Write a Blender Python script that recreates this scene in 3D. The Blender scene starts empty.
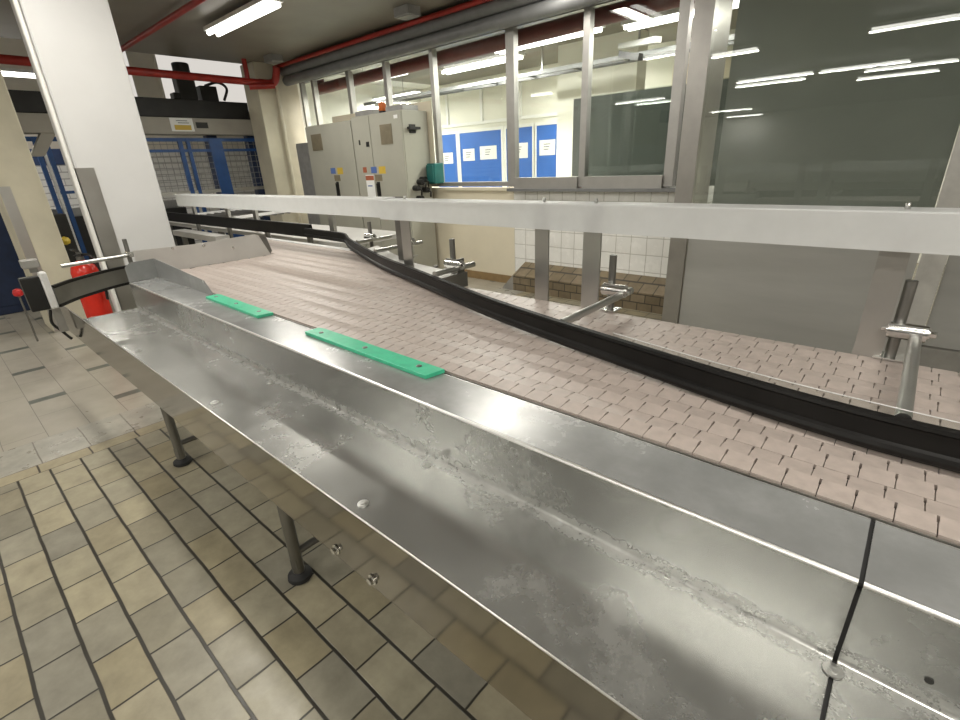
import bpy, math, random
from mathutils import Vector, Matrix
random.seed(7)
sc = bpy.context.scene
COL = sc.collection
PI = math.pi

# ------------------------------------------------------------------ materials
MATS = {}
def new_mat(name):
    m = bpy.data.materials.new(name); m.use_nodes = True
    nt = m.node_tree
    for n in list(nt.nodes): nt.nodes.remove(n)
    out = nt.nodes.new('ShaderNodeOutputMaterial')
    MATS[name] = m
    return m, nt, out
def N(nt, t, **kw):
    n = nt.nodes.new(t)
    for k, v in kw.items():
        if k in n.inputs.keys(): n.inputs[k].default_value = v
        else: setattr(n, k, v)
    return n
def L(nt, a, b): nt.links.new(a, b)
def c4(c): return (c[0], c[1], c[2], 1.0)
def coords(nt):
    return nt.nodes.new('ShaderNodeNewGeometry').outputs['Position']
def ramp(nt, fac, stops):
    r = nt.nodes.new('ShaderNodeValToRGB')
    el = r.color_ramp.elements
    el[0].position, el[0].color = stops[0][0], c4(stops[0][1])
    el[1].position, el[1].color = stops[-1][0], c4(stops[-1][1])
    for p, c in stops[1:-1]:
        e = el.new(p); e.color = c4(c)
    L(nt, fac, r.inputs['Fac'])
    return r.outputs['Color']
def mixc(nt, fac, a, b, mode='MIX'):
    m = nt.nodes.new('ShaderNodeMix'); m.data_type = 'RGBA'; m.blend_type = mode
    for sock, v in ((m.inputs[0], fac), (m.inputs[6], a), (m.inputs[7], b)):
        if hasattr(v, 'is_linked'): L(nt, v, sock)
        elif isinstance(v, (int, float)): sock.default_value = v
        else: sock.default_value = c4(v)
    return m.outputs[2]
def math_(nt, op, a, b=None, c=None):
    m = nt.nodes.new('ShaderNodeMath'); m.operation = op
    for i, v in enumerate((a, b, c)):
        if v is None: continue
        if hasattr(v, 'is_linked'): L(nt, v, m.inputs[i])
        else: m.inputs[i].default_value = v
    return m.outputs[0]
def noise(nt, vec, scale, detail=4, rough=.55, stretch=None):
    if stretch:
        mp = N(nt, 'ShaderNodeMapping'); mp.inputs['Scale'].default_value = stretch
        L(nt, vec, mp.inputs['Vector']); vec = mp.outputs['Vector']
    n = N(nt, 'ShaderNodeTexNoise', Scale=scale, Detail=detail, Roughness=rough)
    L(nt, vec, n.inputs['Vector'])
    return n.outputs['Fac']
def simple(name, col, rough=.5, metal=0., var=.12, scale=9., bump=0., bscale=60., spec=.5, stretch=None):
    m, nt, out = new_mat(name)
    b = N(nt, 'ShaderNodeBsdfPrincipled', Roughness=rough, Metallic=metal)
    b.inputs['Specular IOR Level'].default_value = spec
    p = coords(nt)
    f = noise(nt, p, scale, stretch=stretch)
    lo = tuple(max(0, x*(1-var)) for x in col); hi = tuple(min(1, x*(1+var)) for x in col)
    L(nt, ramp(nt, f, [(.3, lo), (.7, hi)]), b.inputs['Base Color'])
    if bump:
        bp = N(nt, 'ShaderNodeBump', Strength=bump, Distance=.002)
        L(nt, noise(nt, p, bscale, stretch=stretch), bp.inputs['Height']); L(nt, bp.outputs['Normal'], b.inputs['Normal'])
    L(nt, b.outputs[0], out.inputs[0])
    return m
def emit(name, col, s):
    m, nt, out = new_mat(name)
    e = N(nt, 'ShaderNodeEmission', Strength=s); e.inputs['Color'].default_value = c4(col)
    L(nt, e.outputs[0], out.inputs[0]); return m
def steel(name, col, r0, r1, stain=.5, stain_col=(.62, .62, .6), stretch=(1, 1, 1), fold=None, metal=1.0):
    m, nt, out = new_mat(name)
    b = N(nt, 'ShaderNodeBsdfPrincipled', Metallic=1.0)
    p = coords(nt)
    big = noise(nt, p, 2.6, 5, .6)
    mid = noise(nt, p, 11, 9, .68, stretch)
    fine = noise(nt, p, 60, 7, .75)
    cloud = math_(nt, 'MULTIPLY', ramp(nt, big, [(.40, (0, 0, 0)), (.70, (1, 1, 1))]), ramp(nt, mid, [(.25, (0, 0, 0)), (.78, (1, 1, 1))]))
    speck = math_(nt, 'MULTIPLY', ramp(nt, mid, [(.54, (0, 0, 0)), (.72, (1, 1, 1))]), ramp(nt, fine, [(.44, (0, 0, 0)), (.66, (1, 1, 1))]))
    s = math_(nt, 'MAXIMUM', cloud, math_(nt, 'MULTIPLY', speck, .3))
    if fold:
        sep = nt.nodes.new('ShaderNodeSeparateXYZ'); L(nt, p, sep.inputs[0])
        dy = math_(nt, 'SUBTRACT', sep.outputs[1], fold[0]); dz = math_(nt, 'SUBTRACT', sep.outputs[2], fold[1])
        d = math_(nt, 'SQRT', math_(nt, 'ADD', math_(nt, 'MULTIPLY', dy, dy), math_(nt, 'MULTIPLY', dz, dz)))
        lim = N(nt, 'ShaderNodeMapRange'); lim.inputs['From Min'].default_value = .003; lim.inputs['From Max'].default_value = .035
        lim.inputs['To Min'].default_value = 1; lim.inputs['To Max'].default_value = 0
        L(nt, d, lim.inputs['Value'])
        band = math_(nt, 'MULTIPLY', lim.outputs[0], ramp(nt, noise(nt, p, 26, 8, .75), [(.33, (0, 0, 0)), (.72, (1, 1, 1))]))
        s = math_(nt, 'MAXIMUM', s, math_(nt, 'MULTIPLY', band, 1.3))
    s = math_(nt, 'MINIMUM', math_(nt, 'MULTIPLY', s, stain), .9)
    base = ramp(nt, big, [(.3, tuple(x*.92 for x in col)), (.7, tuple(min(1, x*1.05) for x in col))])
    L(nt, mixc(nt, s, base, stain_col), b.inputs['Base Color'])
    rr = math_(nt, 'MULTIPLY_ADD', mid, r1 - r0, r0)
    L(nt, math_(nt, 'MULTIPLY_ADD', s, .2, rr), b.inputs['Roughness'])
    L(nt, math_(nt, 'MULTIPLY_ADD', s, -.75*metal, metal), b.inputs['Metallic'])
    L(nt, b.outputs[0], out.inputs[0]); return m
def glass(name, tint, refl=1.0, ior=1.5):
    m, nt, out = new_mat(name)
    t = N(nt, 'ShaderNodeBsdfTransparent'); t.inputs['Color'].default_value = c4(tint)
    g = N(nt, 'ShaderNodeBsdfGlossy', Roughness=.0)
    lw_ = N(nt, 'ShaderNodeLayerWeight', Blend=.5)
    fz = math_(nt, 'MULTIPLY_ADD', math_(nt, 'POWER', lw_.outputs['Facing'], 5.0), .96, .04)
    mx = nt.nodes.new('ShaderNodeMixShader')
    L(nt, math_(nt, 'MULTIPLY', fz, refl), mx.inputs[0]); L(nt, t.outputs[0], mx.inputs[1]); L(nt, g.outputs[0], mx.inputs[2])
    L(nt, mx.outputs[0], out.inputs[0]); return m
def frosted(name, col, transp):
    m, nt, out = new_mat(name)
    b = N(nt, 'ShaderNodeBsdfPrincipled', Roughness=.3)
    p = coords(nt)
    L(nt, ramp(nt, noise(nt, p, 18, 6), [(.3, tuple(x*.9 for x in col)), (.7, col)]), b.inputs['Base Color'])
    tl = N(nt, 'ShaderNodeBsdfTranslucent'); tl.inputs['Color'].default_value = c4(col)
    tr = N(nt, 'ShaderNodeBsdfTransparent'); tr.inputs['Color'].default_value = (.95, .96, .96, 1)
    m1 = nt.nodes.new('ShaderNodeMixShader'); m1.inputs[0].default_value = .4
    L(nt, b.outputs[0], m1.inputs[1]); L(nt, tl.outputs[0], m1.inputs[2])
    m2 = nt.nodes.new('ShaderNodeMixShader'); m2.inputs[0].default_value = transp
    L(nt, m1.outputs[0], m2.inputs[1]); L(nt, tr.outputs[0], m2.inputs[2])
    L(nt, m2.outputs[0], out.inputs[0]); return m
def mod(nt, a, p): # positive modulo to 0..p
    return math_(nt, 'FLOORED_MODULO', a, p)
def grid_tiles(name, axes, w, h, offset, cols, grout, gw, gh, x0=0., y0=0., rough=.45, var=.5, bump=.4, seedscale=1.):
    """running-bond tiles: width w along axes[0], rows of height h along axes[1]"""
    m, nt, out = new_mat(name)
    b = N(nt, 'ShaderNodeBsdfPrincipled', Roughness=rough)
    p = coords(nt)
    sep = nt.nodes.new('ShaderNodeSeparateXYZ'); L(nt, p, sep.inputs[0])
    u = math_(nt, 'SUBTRACT', sep.outputs[axes[0]], x0); v = math_(nt, 'SUBTRACT', sep.outputs[axes[1]], y0)
    wob = math_(nt, 'MULTIPLY_ADD', noise(nt, p, 5, 2), .012, -.006)
    u = math_(nt, 'ADD', u, wob); v = math_(nt, 'ADD', v, math_(nt, 'MULTIPLY', wob, .6))
    row = math_(nt, 'FLOOR', math_(nt, 'DIVIDE', v, h))
    par = mod(nt, row, 2.0)
    uu = math_(nt, 'MULTIPLY_ADD', par, w*offset, u)
    colid = math_(nt, 'FLOOR', math_(nt, 'DIVIDE', uu, w))
    fu = mod(nt, uu, w); fv = mod(nt, v, h)
    du = math_(nt, 'MINIMUM', fu, math_(nt, 'SUBTRACT', w, fu))
    dv = math_(nt, 'MINIMUM', fv, math_(nt, 'SUBTRACT', h, fv))
    def edge(d, g):
        mr = N(nt, 'ShaderNodeMapRange'); mr.interpolation_type = 'SMOOTHSTEP'
        mr.inputs['From Min'].default_value = g*.5; mr.inputs['From Max'].default_value = g*.5+.003
        L(nt, d, mr.inputs['Value']); return mr.outputs[0]
    tile = math_(nt, 'MINIMUM', edge(du, gw), edge(dv, gh))
    cb = nt.nodes.new('ShaderNodeCombineXYZ'); L(nt, colid, cb.inputs[0]); L(nt, row, cb.inputs[1])
    wn = nt.nodes.new('ShaderNodeTexWhiteNoise'); L(nt, cb.outputs[0], wn.inputs['Vector'])
    k = len(cols)
    tc = ramp(nt, wn.outputs['Value'], [(i/(k-1), c) for i, c in enumerate(cols)])
    blot = ramp(nt, noise(nt, p, 9, 6, .65), [(.3, (1-var*.5,)*3), (.7, (1+var*.22,)*3)])
    tc = mixc(nt, 1.0, tc, blot, 'MULTIPLY')
    L(nt, mixc(nt, tile, grout, tc), b.inputs['Base Color'])
    L(nt, math_(nt, 'MULTIPLY_ADD', noise(nt, p, 11, 5), .3, rough-.15), b.inputs['Roughness'])
    bp = N(nt, 'ShaderNodeBump', Strength=bump, Distance=.004)
    hgt = math_(nt, 'MULTIPLY_ADD', noise(nt, p, 14, 3), .25, tile)
    L(nt, hgt, bp.inputs['Height']); L(nt, bp.outputs['Normal'], b.inputs['Normal'])
    L(nt, b.outputs[0], out.inputs[0]); return m

grid_tiles('yellow_tile', (0, 1), .2285, .1348, .5, [(.34, .295, .19), (.235, .22, .17), (.38, .34, .235), (.265, .25, .20), (.36, .33, .24), (.30, .26, .165)], (.035, .032, .025), .004, .008, x0=-2.044, y0=-.2055, rough=.36)
grid_tiles('border_tile', (1, 0), .235, .115, 0, [(.38, .33, .22), (.35, .31, .21)], (.06, .05, .04), .006, .006, x0=.024, y0=-3.385, rough=.4)
grid_tiles('grey_tile', (1, 0), .225, .36, 0, [(.35, .335, .285), (.39, .375, .325), (.36, .345, .295)], (.2, .185, .155), .003, .003, x0=.05, y0=-3.74, rough=.3)
grid_tiles('white_tile', (0, 2), .168, .172, 0, [(.87, .87, .84), (.9, .9, .87)], (.55, .54, .5), .005, .005, x0=-3.71, y0=.335, rough=.25, var=.08)
grid_tiles('white_brick', (1, 2), .34, .115, .5, [(.78, .78, .76), (.84, .84, .82)], (.45, .44, .44), .01, .016, rough=.45, var=.1)
grid_tiles('brown_brick', (0, 2), .155, .085, .5, [(.21, .165, .10), (.25, .2, .13), (.185, .145, .09), (.23, .18, .105)], (.06, .05, .035), .007, .008, x0=-3.6, y0=-.09, rough=.6)

# pale floor with dark inset tiles
def inset_floor():
    m, nt, out = new_mat('pale_floor_tile')
    b = N(nt, 'ShaderNodeBsdfPrincipled', Roughness=.3)
    p = coords(nt); sep = nt.nodes.new('ShaderNodeSeparateXYZ'); L(nt, p, sep.inputs[0])
    x, y = sep.outputs[0], sep.outputs[1]
    cw = .21
    v = math_(nt, 'SUBTRACT', y, .236-cw/2)
    ci = math_(nt, 'FLOOR', math_(nt, 'DIVIDE', v, cw))
    fv = mod(nt, v, cw)
    q = mod(nt, ci, 4.0)
    sh = math_(nt, 'MULTIPLY', math_(nt, 'COMPARE', q, 2.0, .1), -.42)
    odd = math_(nt, 'COMPARE', mod(nt, ci, 2.0), 0.0, .1)
    xx = math_(nt, 'ADD', math_(nt, 'SUBTRACT', x, -4.53), sh)
    fx = mod(nt, xx, .83)
    ins = math_(nt, 'MULTIPLY', math_(nt, 'LESS_THAN', fx, .085), odd)
    dv = math_(nt, 'MINIMUM', fv, math_(nt, 'SUBTRACT', cw, fv))
    line = math_(nt, 'LESS_THAN', dv, .0022)
    f2 = mod(nt, math_(nt, 'MULTIPLY_ADD', ci, .31, x), .83)
    line = math_(nt, 'MAXIMUM', line, math_(nt, 'LESS_THAN', f2, .004))
    base = ramp(nt, noise(nt, p, 4, 5), [(.3, (.34, .315, .255)), (.7, (.43, .40, .335))])
    base = mixc(nt, line, base, (.19, .175, .145))
    dark = ramp(nt, noise(nt, p, 12, 4), [(.3, (.10, .115, .095)), (.7, (.14, .15, .125))])
    L(nt, mixc(nt, ins, base, dark), b.inputs['Base Color'])
    L(nt, math_(nt, 'MULTIPLY_ADD', noise(nt, p, 7, 4), .25, .2), b.inputs['Roughness'])
    L(nt, b.outputs[0], out.inputs[0])
inset_floor()

steel('tray_steel', (.40, .405, .387), .19, .27, .62, (.56, .56, .54), fold=(.692, .755), metal=.82)
steel('shelf_steel', (.33, .338, .333), .17, .25, .75, (.52, .525, .52), metal=.4)
steel('worn_edge_highlight', (.85, .85, .83), .3, .42, .2)  # scuffed bare bends, with the lamp highlight along them put into the bright colour
steel('flap_steel', (.31, .29, .25), .05, .12, .06)
steel('dull_steel', (.60, .59, .565), .4, .6, .8, (.66, .65, .62), metal=.45)
steel('frame_steel', (.52, .51, .48), .3, .45, .2)
steel('rod_steel', (.55, .55, .53), .28, .4, .1)
steel('bright_steel', (.78, .78, .76), .14, .22, .0)
steel('dark_steel', (.24, .235, .22), .35, .5, .15)
simple('belt_plastic', (.42, .36, .325), .4, var=.1, scale=40)
simple('belt_gap', (.05, .042, .036), .8)
simple('green_plastic', (.06, .52, .30), .35, var=.12, scale=30)
simple('black_plastic', (.012, .012, .012), .38, var=.3)
simple('guide_black', (.009, .0085, .008), .42, var=.3, spec=.22)
simple('rubber', (.02, .02, .02), .7)
frosted('frosted_plastic', (.88, .89, .89), .24)
glass('clear_plastic', (.93, .95, .94), .8)
glass('window_glass', (.95, .975, .96), 1.0)
glass('green_glass', (.90, .925, .905), 1.7)
simple('board_grey', (.38, .385, .36), .5, var=.08, scale=2)
simple('board_dark', (.2, .205, .195), .5, var=.08, scale=2)
simple('panel_grey', (.46, .46, .44), .28, metal=.2, var=.06, scale=1.5, stretch=(1, 1, 6))
simple('post_grey', (.40, .385, .36), .34, metal=.65, var=.06)
simple('alu', (.42, .41, .39), .45, metal=.7, var=.06)
simple('wall_white', (.78, .775, .74), .6, var=.05, scale=2)
simple('column_white', (.66, .66, .655), .42, var=.03, scale=2.5)
simple('wall_cream', (.76, .70, .55), .5, var=.06, scale=2)
simple('pillar_cream', (.62, .58, .45), .5, var=.09, scale=3)
simple('far_wall', (.72, .68, .60), .6, var=.12, scale=1.2)
simple('back_wall', (.82, .82, .74), .55, var=.04, scale=1.5)
simple('skirting_brown', (.28, .19, .09), .5)
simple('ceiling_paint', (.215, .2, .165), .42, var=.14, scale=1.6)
simple('concrete_grey', (.30, .29, .265), .6, var=.15)
simple('cabinet_grey', (.40, .395, .335), .42, var=.05, scale=3)
simple('vent_brown', (.21, .18, .12), .6)
simple('seam_dark', (.03, .03, .027), .7)
simple('blue_board', (.035, .145, .52), .5, var=.06, scale=3)
simple('blue_frame', (.012, .065, .22), .42, var=.15)
simple('blue_dark', (.008, .02, .06), .5, var=.2)
simple('paper', (.85, .86, .84), .6, var=.02)
simple('ink', (.12, .13, .16), .7)
simple('red_paint', (.33, .022, .014), .38, var=.2, scale=8)
simple('red_dark', (.10, .010, .009), .42, var=.2, scale=8)
simple('red_gloss', (.62, .025, .012), .22, var=.1)
simple('red_plastic', (.55, .02, .02), .35)
simple('orange_lamp', (.55, .13, .02), .3)
simple('teal', (.012, .12, .11), .45)
simple('yellow_plastic', (.6, .44, .05), .4)
simple('sticker_yellow', (.62, .43, .06), .5, var=.05)
simple('sticker_blue', (.10, .17, .42), .5, var=.05)
simple('sticker_red', (.4, .12, .06), .5)
simple('duct_grey', (.21, .215, .215), .5, metal=.3, var=.1)
simple('tray_grey', (.3, .3, .29), .5, metal=.3)
simple('beam_grey', (.36, .34, .29), .5, var=.08, scale=3)
simple('beam_black', (.014, .014, .013), .5, var=.3)
simple('lamp_housing', (.75, .75, .73), .4)
simple('trim_light', (.62, .61, .58), .4, metal=.3)
simple('white_plastic', (.72, .72, .71), .35)
emit('tube_light', (1.0, .97, .9), 6.0)
emit('daylight_panel', (1.0, .95, .88), .55)

# ------------------------------------------------------------------ mesh tools
class MB:
    def __init__(s): s.v = []; s.f = []; s.mi = []; s.cur = 0; s.sm = []
    def add(s, vs, fs, smooth=False):
        o = len(s.v); s.v += [tuple(v) for v in vs]
        for f in fs: s.f.append(tuple(i+o for i in f)); s.mi.append(s.cur); s.sm.append(smooth)
        return s
    def box(s, x0, x1, y0, y1, z0, z1):
        vs = [(x, y, z) for x in (x0, x1) for y in (y0, y1) for z in (z0, z1)]
        return s.add(vs, [(0, 1, 3, 2), (4, 6, 7, 5), (0, 4, 5, 1), (2, 3, 7, 6), (0, 2, 6, 4), (1, 5, 7, 3)])
    def obox(s, c, ax, ay, az):
        c, ax, ay, az = map(Vector, (c, ax, ay, az))
        vs = [c+ax*i+ay*j+az*k for i in (-1, 1) for j in (-1, 1) for k in (-1, 1)]
        return s.add(vs, [(0, 1, 3, 2), (4, 6, 7, 5), (0, 4, 5, 1), (2, 3, 7, 6), (0, 2, 6, 4), (1, 5, 7, 3)])
    def bar(s, a, b, w, h, up=(0, 0, 1)):
        a, b = Vector(a), Vector(b); d = b-a
        u = Vector(up); sx = d.cross(u).normalized(); uz = sx.cross(d).normalized()
        return s.obox((a+b)/2, d/2, sx*w/2, uz*h/2)
    def tube(s, a, b, r, n=16, r2=None):
        a, b = Vector(a), Vector(b); d = (b-a).normalized(); r2 = r if r2 is None else r2
        t = Vector((1, 0, 0)) if abs(d.x) < .9 else Vector((0, 1, 0))
        p = d.cross(t).normalized(); q = d.cross(p)
        vs = []
        for c, rr in ((a, r), (b, r2)):
            for i in range(n):
                an = 2*PI*i/n; vs.append(c+(p*math.cos(an)+q*math.sin(an))*rr)
        s.add(vs, [(i, (i+1) % n, n+(i+1) % n, n+i) for i in range(n)], True)
        s.add(vs, [tuple(range(n-1, -1, -1)), tuple(range(n, 2*n))])
        return s
    def path(s, pts, r, n=10):
        pts = [Vector(p) for p in pts]; rings = []
        nrm = None
        for i, p in enumerate(pts):
            d = (pts[min(i+1, len(pts)-1)]-pts[max(i-1, 0)]).normalized()
            if nrm is None:
                t = Vector((0, 0, 1)) if abs(d.z) < .9 else Vector((1, 0, 0)); nrm = d.cross(t).normalized()
            nrm = (nrm-d*nrm.dot(d)).normalized(); b = d.cross(nrm)
            rings.append([p+(nrm*math.cos(2*PI*k/n)+b*math.sin(2*PI*k/n))*r for k in range(n)])
        vs = [v for rg in rings for v in rg]; fs = []
        for i in range(len(pts)-1):
            for k in range(n): fs.append((i*n+k, i*n+(k+1) % n, (i+1)*n+(k+1) % n, (i+1)*n+k))
        s.add(vs, fs, True)
        e = (len(pts)-1)*n
        return s.add(vs, [tuple(range(n-1, -1, -1)), tuple(range(e, e+n))])
    def lathe(s, c, prof, n=24):
        c = Vector(c); vs = []
        for r, z in prof:
            for i in range(n): vs.append(c+Vector((r*math.cos(2*PI*i/n), r*math.sin(2*PI*i/n), z)))
        fs = []
        for j in range(len(prof)-1):
            for i in range(n): fs.append((j*n+i, j*n+(i+1) % n, (j+1)*n+(i+1) % n, (j+1)*n+i))
        s.add(vs, fs, True)
        e = (len(prof)-1)*n
        return s.add(vs, [tuple(range(n-1, -1, -1)), tuple(range(e, e+n))])
    def prism(s, poly, ext):
        """poly: list of 3d points (planar), ext: extrusion vector"""
        e = Vector(ext); p = [Vector(q) for q in poly]; n = len(p)
        vs = p+[q+e for q in p]
        fs = [tuple(range(n-1, -1, -1)), tuple(range(n, 2*n))]+[(i, (i+1) % n, n+(i+1) % n, n+i) for i in range(n)]
        return s.add(vs, fs)
    def sweep(s, pts, prof, smooth=True):
        """pts: (x,y) path; prof: closed list (offset along left normal, z)"""
        P = [Vector((p[0], p[1], 0)) for p in pts]; n = len(prof); vs = []
        for i, p in enumerate(P):
            d = (P[min(i+1, len(P)-1)]-P[max(i-1, 0)]).normalized(); nn = Vector((-d.y, d.x, 0))
            for o, z in prof: vs.append(p+nn*o+Vector((0, 0, z)))
        fs = []
        for i in range(len(P)-1):
            for k in range(n): fs.append((i*n+k, i*n+(k+1) % n, (i+1)*n+(k+1) % n, (i+1)*n+k))
        e = (len(P)-1)*n
        s.add(vs, fs, False)
        return s.add(vs, [tuple(range(n-1, -1, -1)), tuple(range(e, e+n))])
    def build(s, name, mat, parent=None, bevel=0., seg=2, origin=None):
        mats = mat if isinstance(mat, (list, tuple)) else [mat]
        off = Vector(parent['_loc']) if parent is not None else (Vector(origin) if origin else None)
        if off is None:
            xs = [v[0] for v in s.v]; ys = [v[1] for v in s.v]; zs = [v[2] for v in s.v]
            off = Vector(((min(xs)+max(xs))/2, (min(ys)+max(ys))/2, min(zs)))
        me = bpy.data.meshes.new(name)
        me.from_pydata([tuple(Vector(v)-off) for v in s.v], [], s.f)
        for m in mats: me.materials.append(MATS[m])
        for i, p in enumerate(me.polygons): p.material_index = s.mi[i]; p.use_smooth = s.sm[i]
        import bmesh
        bm = bmesh.new(); bm.from_mesh(me)
        bmesh.ops.remove_doubles(bm, verts=bm.verts, dist=1e-6)
        bmesh.ops.recalc_face_normals(bm, faces=bm.faces)
        for e in bm.edges:
            if len(e.link_faces) == 2 and e.calc_face_angle(0) > .6: e.smooth = False
        bm.to_mesh(me); bm.free()
        o = bpy.data.objects.new(name, me); COL.objects.link(o)
        if parent is not None: o.parent = parent; o['_loc'] = tuple(off)
        else: o.location = off; o['_loc'] = tuple(off)
        if bevel:
            b = o.modifiers.new('bevel', 'BEVEL'); b.width = bevel; b.segments = seg; b.limit_method = 'ANGLE'
        return o
def tag(o, label, cat, group=None, kind=None):
    o['label'] = label; o['category'] = cat
    if group: o['group'] = group
    if kind: o['kind'] = kind
    return o
def thing(name, loc, label, cat, group=None):
    o = bpy.data.objects.new(name, None); COL.objects.link(o); o.location = loc; o['_loc'] = tuple(loc)
    o.empty_display_size = .1
    return tag(o, label, cat, group)
def struct(o, label=None, cat=None):
    o['kind'] = 'structure'
    if label: o['label'] = label
    if cat: o['category'] = cat
    return o
def dup(root, loc, label):
    r = root.copy(); COL.objects.link(r); r.location = loc; r['label'] = label; r['_loc'] = tuple(loc)
    for ch in list(root.children):
        c = ch.copy(); COL.objects.link(c); c.parent = r
        for g in list(ch.children):
            d = g.copy(); COL.objects.link(d); d.parent = c
    return r
def spline(pts, n=10):
    out = []
    P = [Vector(p) for p in pts]; P = [P[0]*2-P[1]]+P+[P[-1]*2-P[-2]]
    for i in range(1, len(P)-2):
        for k in range(n):
            t = k/n; a, b, c, d = P[i-1], P[i], P[i+1], P[i+2]
            out.append(.5*((2*b)+(c-a)*t+(2*a-5*b+4*c-d)*t*t+(3*b-a-3*c+d)*t**3))
    out.append(P[-2]); return out

# ------------------------------------------------------------------ setting
XL, XR, YF, YB = -12.0, 4.0, -19.0, 8.6
fl = MB()
fl.box(-3.27, XR, YF, YB, -.05, 0); fl.cur = 1
fl.box(-3.385, -3.27, YF, YB, -.05, 0); fl.cur = 2
fl.box(-3.74, -3.385, YF, YB, -.05, 0); fl.cur = 3
fl.box(XL, -3.74, YF, YB, -.05, 0)
struct(fl.build('floor', ['yellow_tile', 'border_tile', 'grey_tile', 'pale_floor_tile']))
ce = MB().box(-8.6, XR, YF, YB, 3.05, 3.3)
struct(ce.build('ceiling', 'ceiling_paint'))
hc = MB().box(XL-.1, -8.6, YF, YB, 4.0, 4.1); hc.box(-8.6, -8.55, YF, YB, 3.3, 4.1)
struct(hc.build('ceiling_upper', 'wall_white'))
wl = MB().box(XL-.1, XL, YF, YB, 1.95, 4.0); wl.cur = 1; wl.box(XL-.1, XL, YF, YB, 0, 1.95)
struct(wl.build('wall_left', ['far_wall', 'white_brick']))
struct(MB().box(XR, XR+.1, YF, YB, 0, 3.05).build('wall_right', 'wall_white'))
struct(MB().box(XL, XR, YF-.1, YF, 0, 3.05).build('wall_front', 'wall_white'))
wb = MB().box(XL, XR, YB-.1, YB, 0, 4.0)
struct(wb.build('wall_back', 'back_wall'))
YW = 4.8
# low wall under the windows: cream paint, white tile, brick kerb
lw = MB().box(-8.05, -3.71, YW, YW+.15, 0, 1.16); lw.cur = 1
lw.box(-3.71, -1.5, YW, YW+.15, 0, 1.165)
struct(lw.build('wall_window_side', ['wall_cream', 'white_tile']))
struct(MB().box(-4.95, -3.71, YW-.015, YW, 0, .1).build('baseboard_window_side', 'skirting_brown'))
kb = MB(); kb.prism([(-3.55, YW, 0), (-3.55, YW-.25, 0), (-3.55, YW-.25, .185), (-3.55, YW, .3)], (1.98, 0, 0)); kb.cur = 1
kb.add([(-3.72, YW-.25, 0), (-3.72, YW, 0), (-3.55, YW, 0), (-3.55, YW-.25, 0), (-3.70, YW-.25, .03), (-3.70, YW, .06), (-3.55, YW, .3), (-3.55, YW-.25, .185)],
       [(0, 1, 2, 3), (4, 7, 6, 5), (0, 3, 7, 4), (1, 5, 6, 2), (0, 4, 5, 1), (3, 2, 6, 7)])
struct(kb.build('trim_1', ['brown_brick', 'concrete_grey']))
# window wall: bays with mullions and panes
edges = [(-8.0, .05), (-7.65, .06), (-6.7, .07), (-5.85, .065), (-4.94, .06), (-3.72, .11), (-2.79, .07), (-1.87, .09)]
ZT = 2.80
for i in range(len(edges)-1):
    (xa, wa), (xb, wb_) = edges[i], edges[i+1]
    zs = 1.18 if xb < -3.5 else 1.17
    m = MB()
    m.box(xa-wa/2, xa+wa/2, YW-.03, YW+.05, zs, ZT)
    if i == len(edges)-2: m.box(xb-wb_/2, xb+wb_/2, YW-.03, YW+.05, zs, ZT)
    sillh = .05 if xb < -3.5 else .10
    m.box(xa+wa/2, xb-wb_/2, YW-.03 if xb < -3.5 else YW-.06, YW+.05, zs-(0 if xb < -3.5 else .015), zs+sillh)
    m.box(xa+wa/2, xb-wb_/2, YW-.02, YW+.04, ZT-.05, ZT)
    w = struct(m.build('window_%d' % (i+1), 'alu'))
    MB().box(xa+wa/2, xb-wb_/2, YW+.008, YW+.014, zs+sillh, ZT-.05).build('pane', 'window_glass', w)
struct(MB().box(-3.74, -1.56, YW-.1, YW, 1.125, 1.155).build('trim_2', 'duct_grey'))
struct(MB().box(-5.0, -3.78, YW-.04, YW, 1.13, 1.165).build('trim_3', 'wall_cream'))
struct(MB().box(-8.05, -1.5, YW-.02, YW+.13, ZT, 3.05).build('wall_header', 'duct_grey'))

# glass door unit, nearer than the window wall
YD = 4.2
d1 = MB().box(-1.565, -1.425, YD-.03, YD+.05, 0, 3.05)
d1.box(-1.425, .04, YD-.03, YD+.05, .98, 1.06); d1.box(-1.425, .04, YD-.03, YD+.05, 2.96, 3.05)
door = struct(d1.build('door_1', 'post_grey', bevel=.003))
MB().box(-1.425, .04, YD, YD+.008, 1.06, 2.96).build('pane', 'green_glass', door)
MB().box(-1.285, .04, YD+.035, YD+.05, 1.06, 2.96).build('backing_board', 'board_grey', door)
MB().box(-1.418, .035, YD-.012, YD+.02, .02, .98).build('lower_panel', 'panel_grey', door)
d2 = MB().box(.045, .17, YD-.035, YD+.05, 0, 3.05)
struct(d2.build('trim_4', 'trim_light', bevel=.003))
d3 = MB().box(.175, 1.4, YD-.01, YD+.03, .2, 3.05); d3.cur = 1; d3.box(.175, 1.4, YD-.03, YD+.03, 0, .19)
struct(d3.build('door_2', ['panel_grey', 'concrete_grey']))
struct(MB().box(1.4, XR, YD, YD+.1, 0, 3.05).build('wall_door_side', 'wall_white'))
struct(MB().box(-1.56, -1.5, YD+.05, YW, 0, 3.05).build('trim_5', 'post_grey'))

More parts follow.
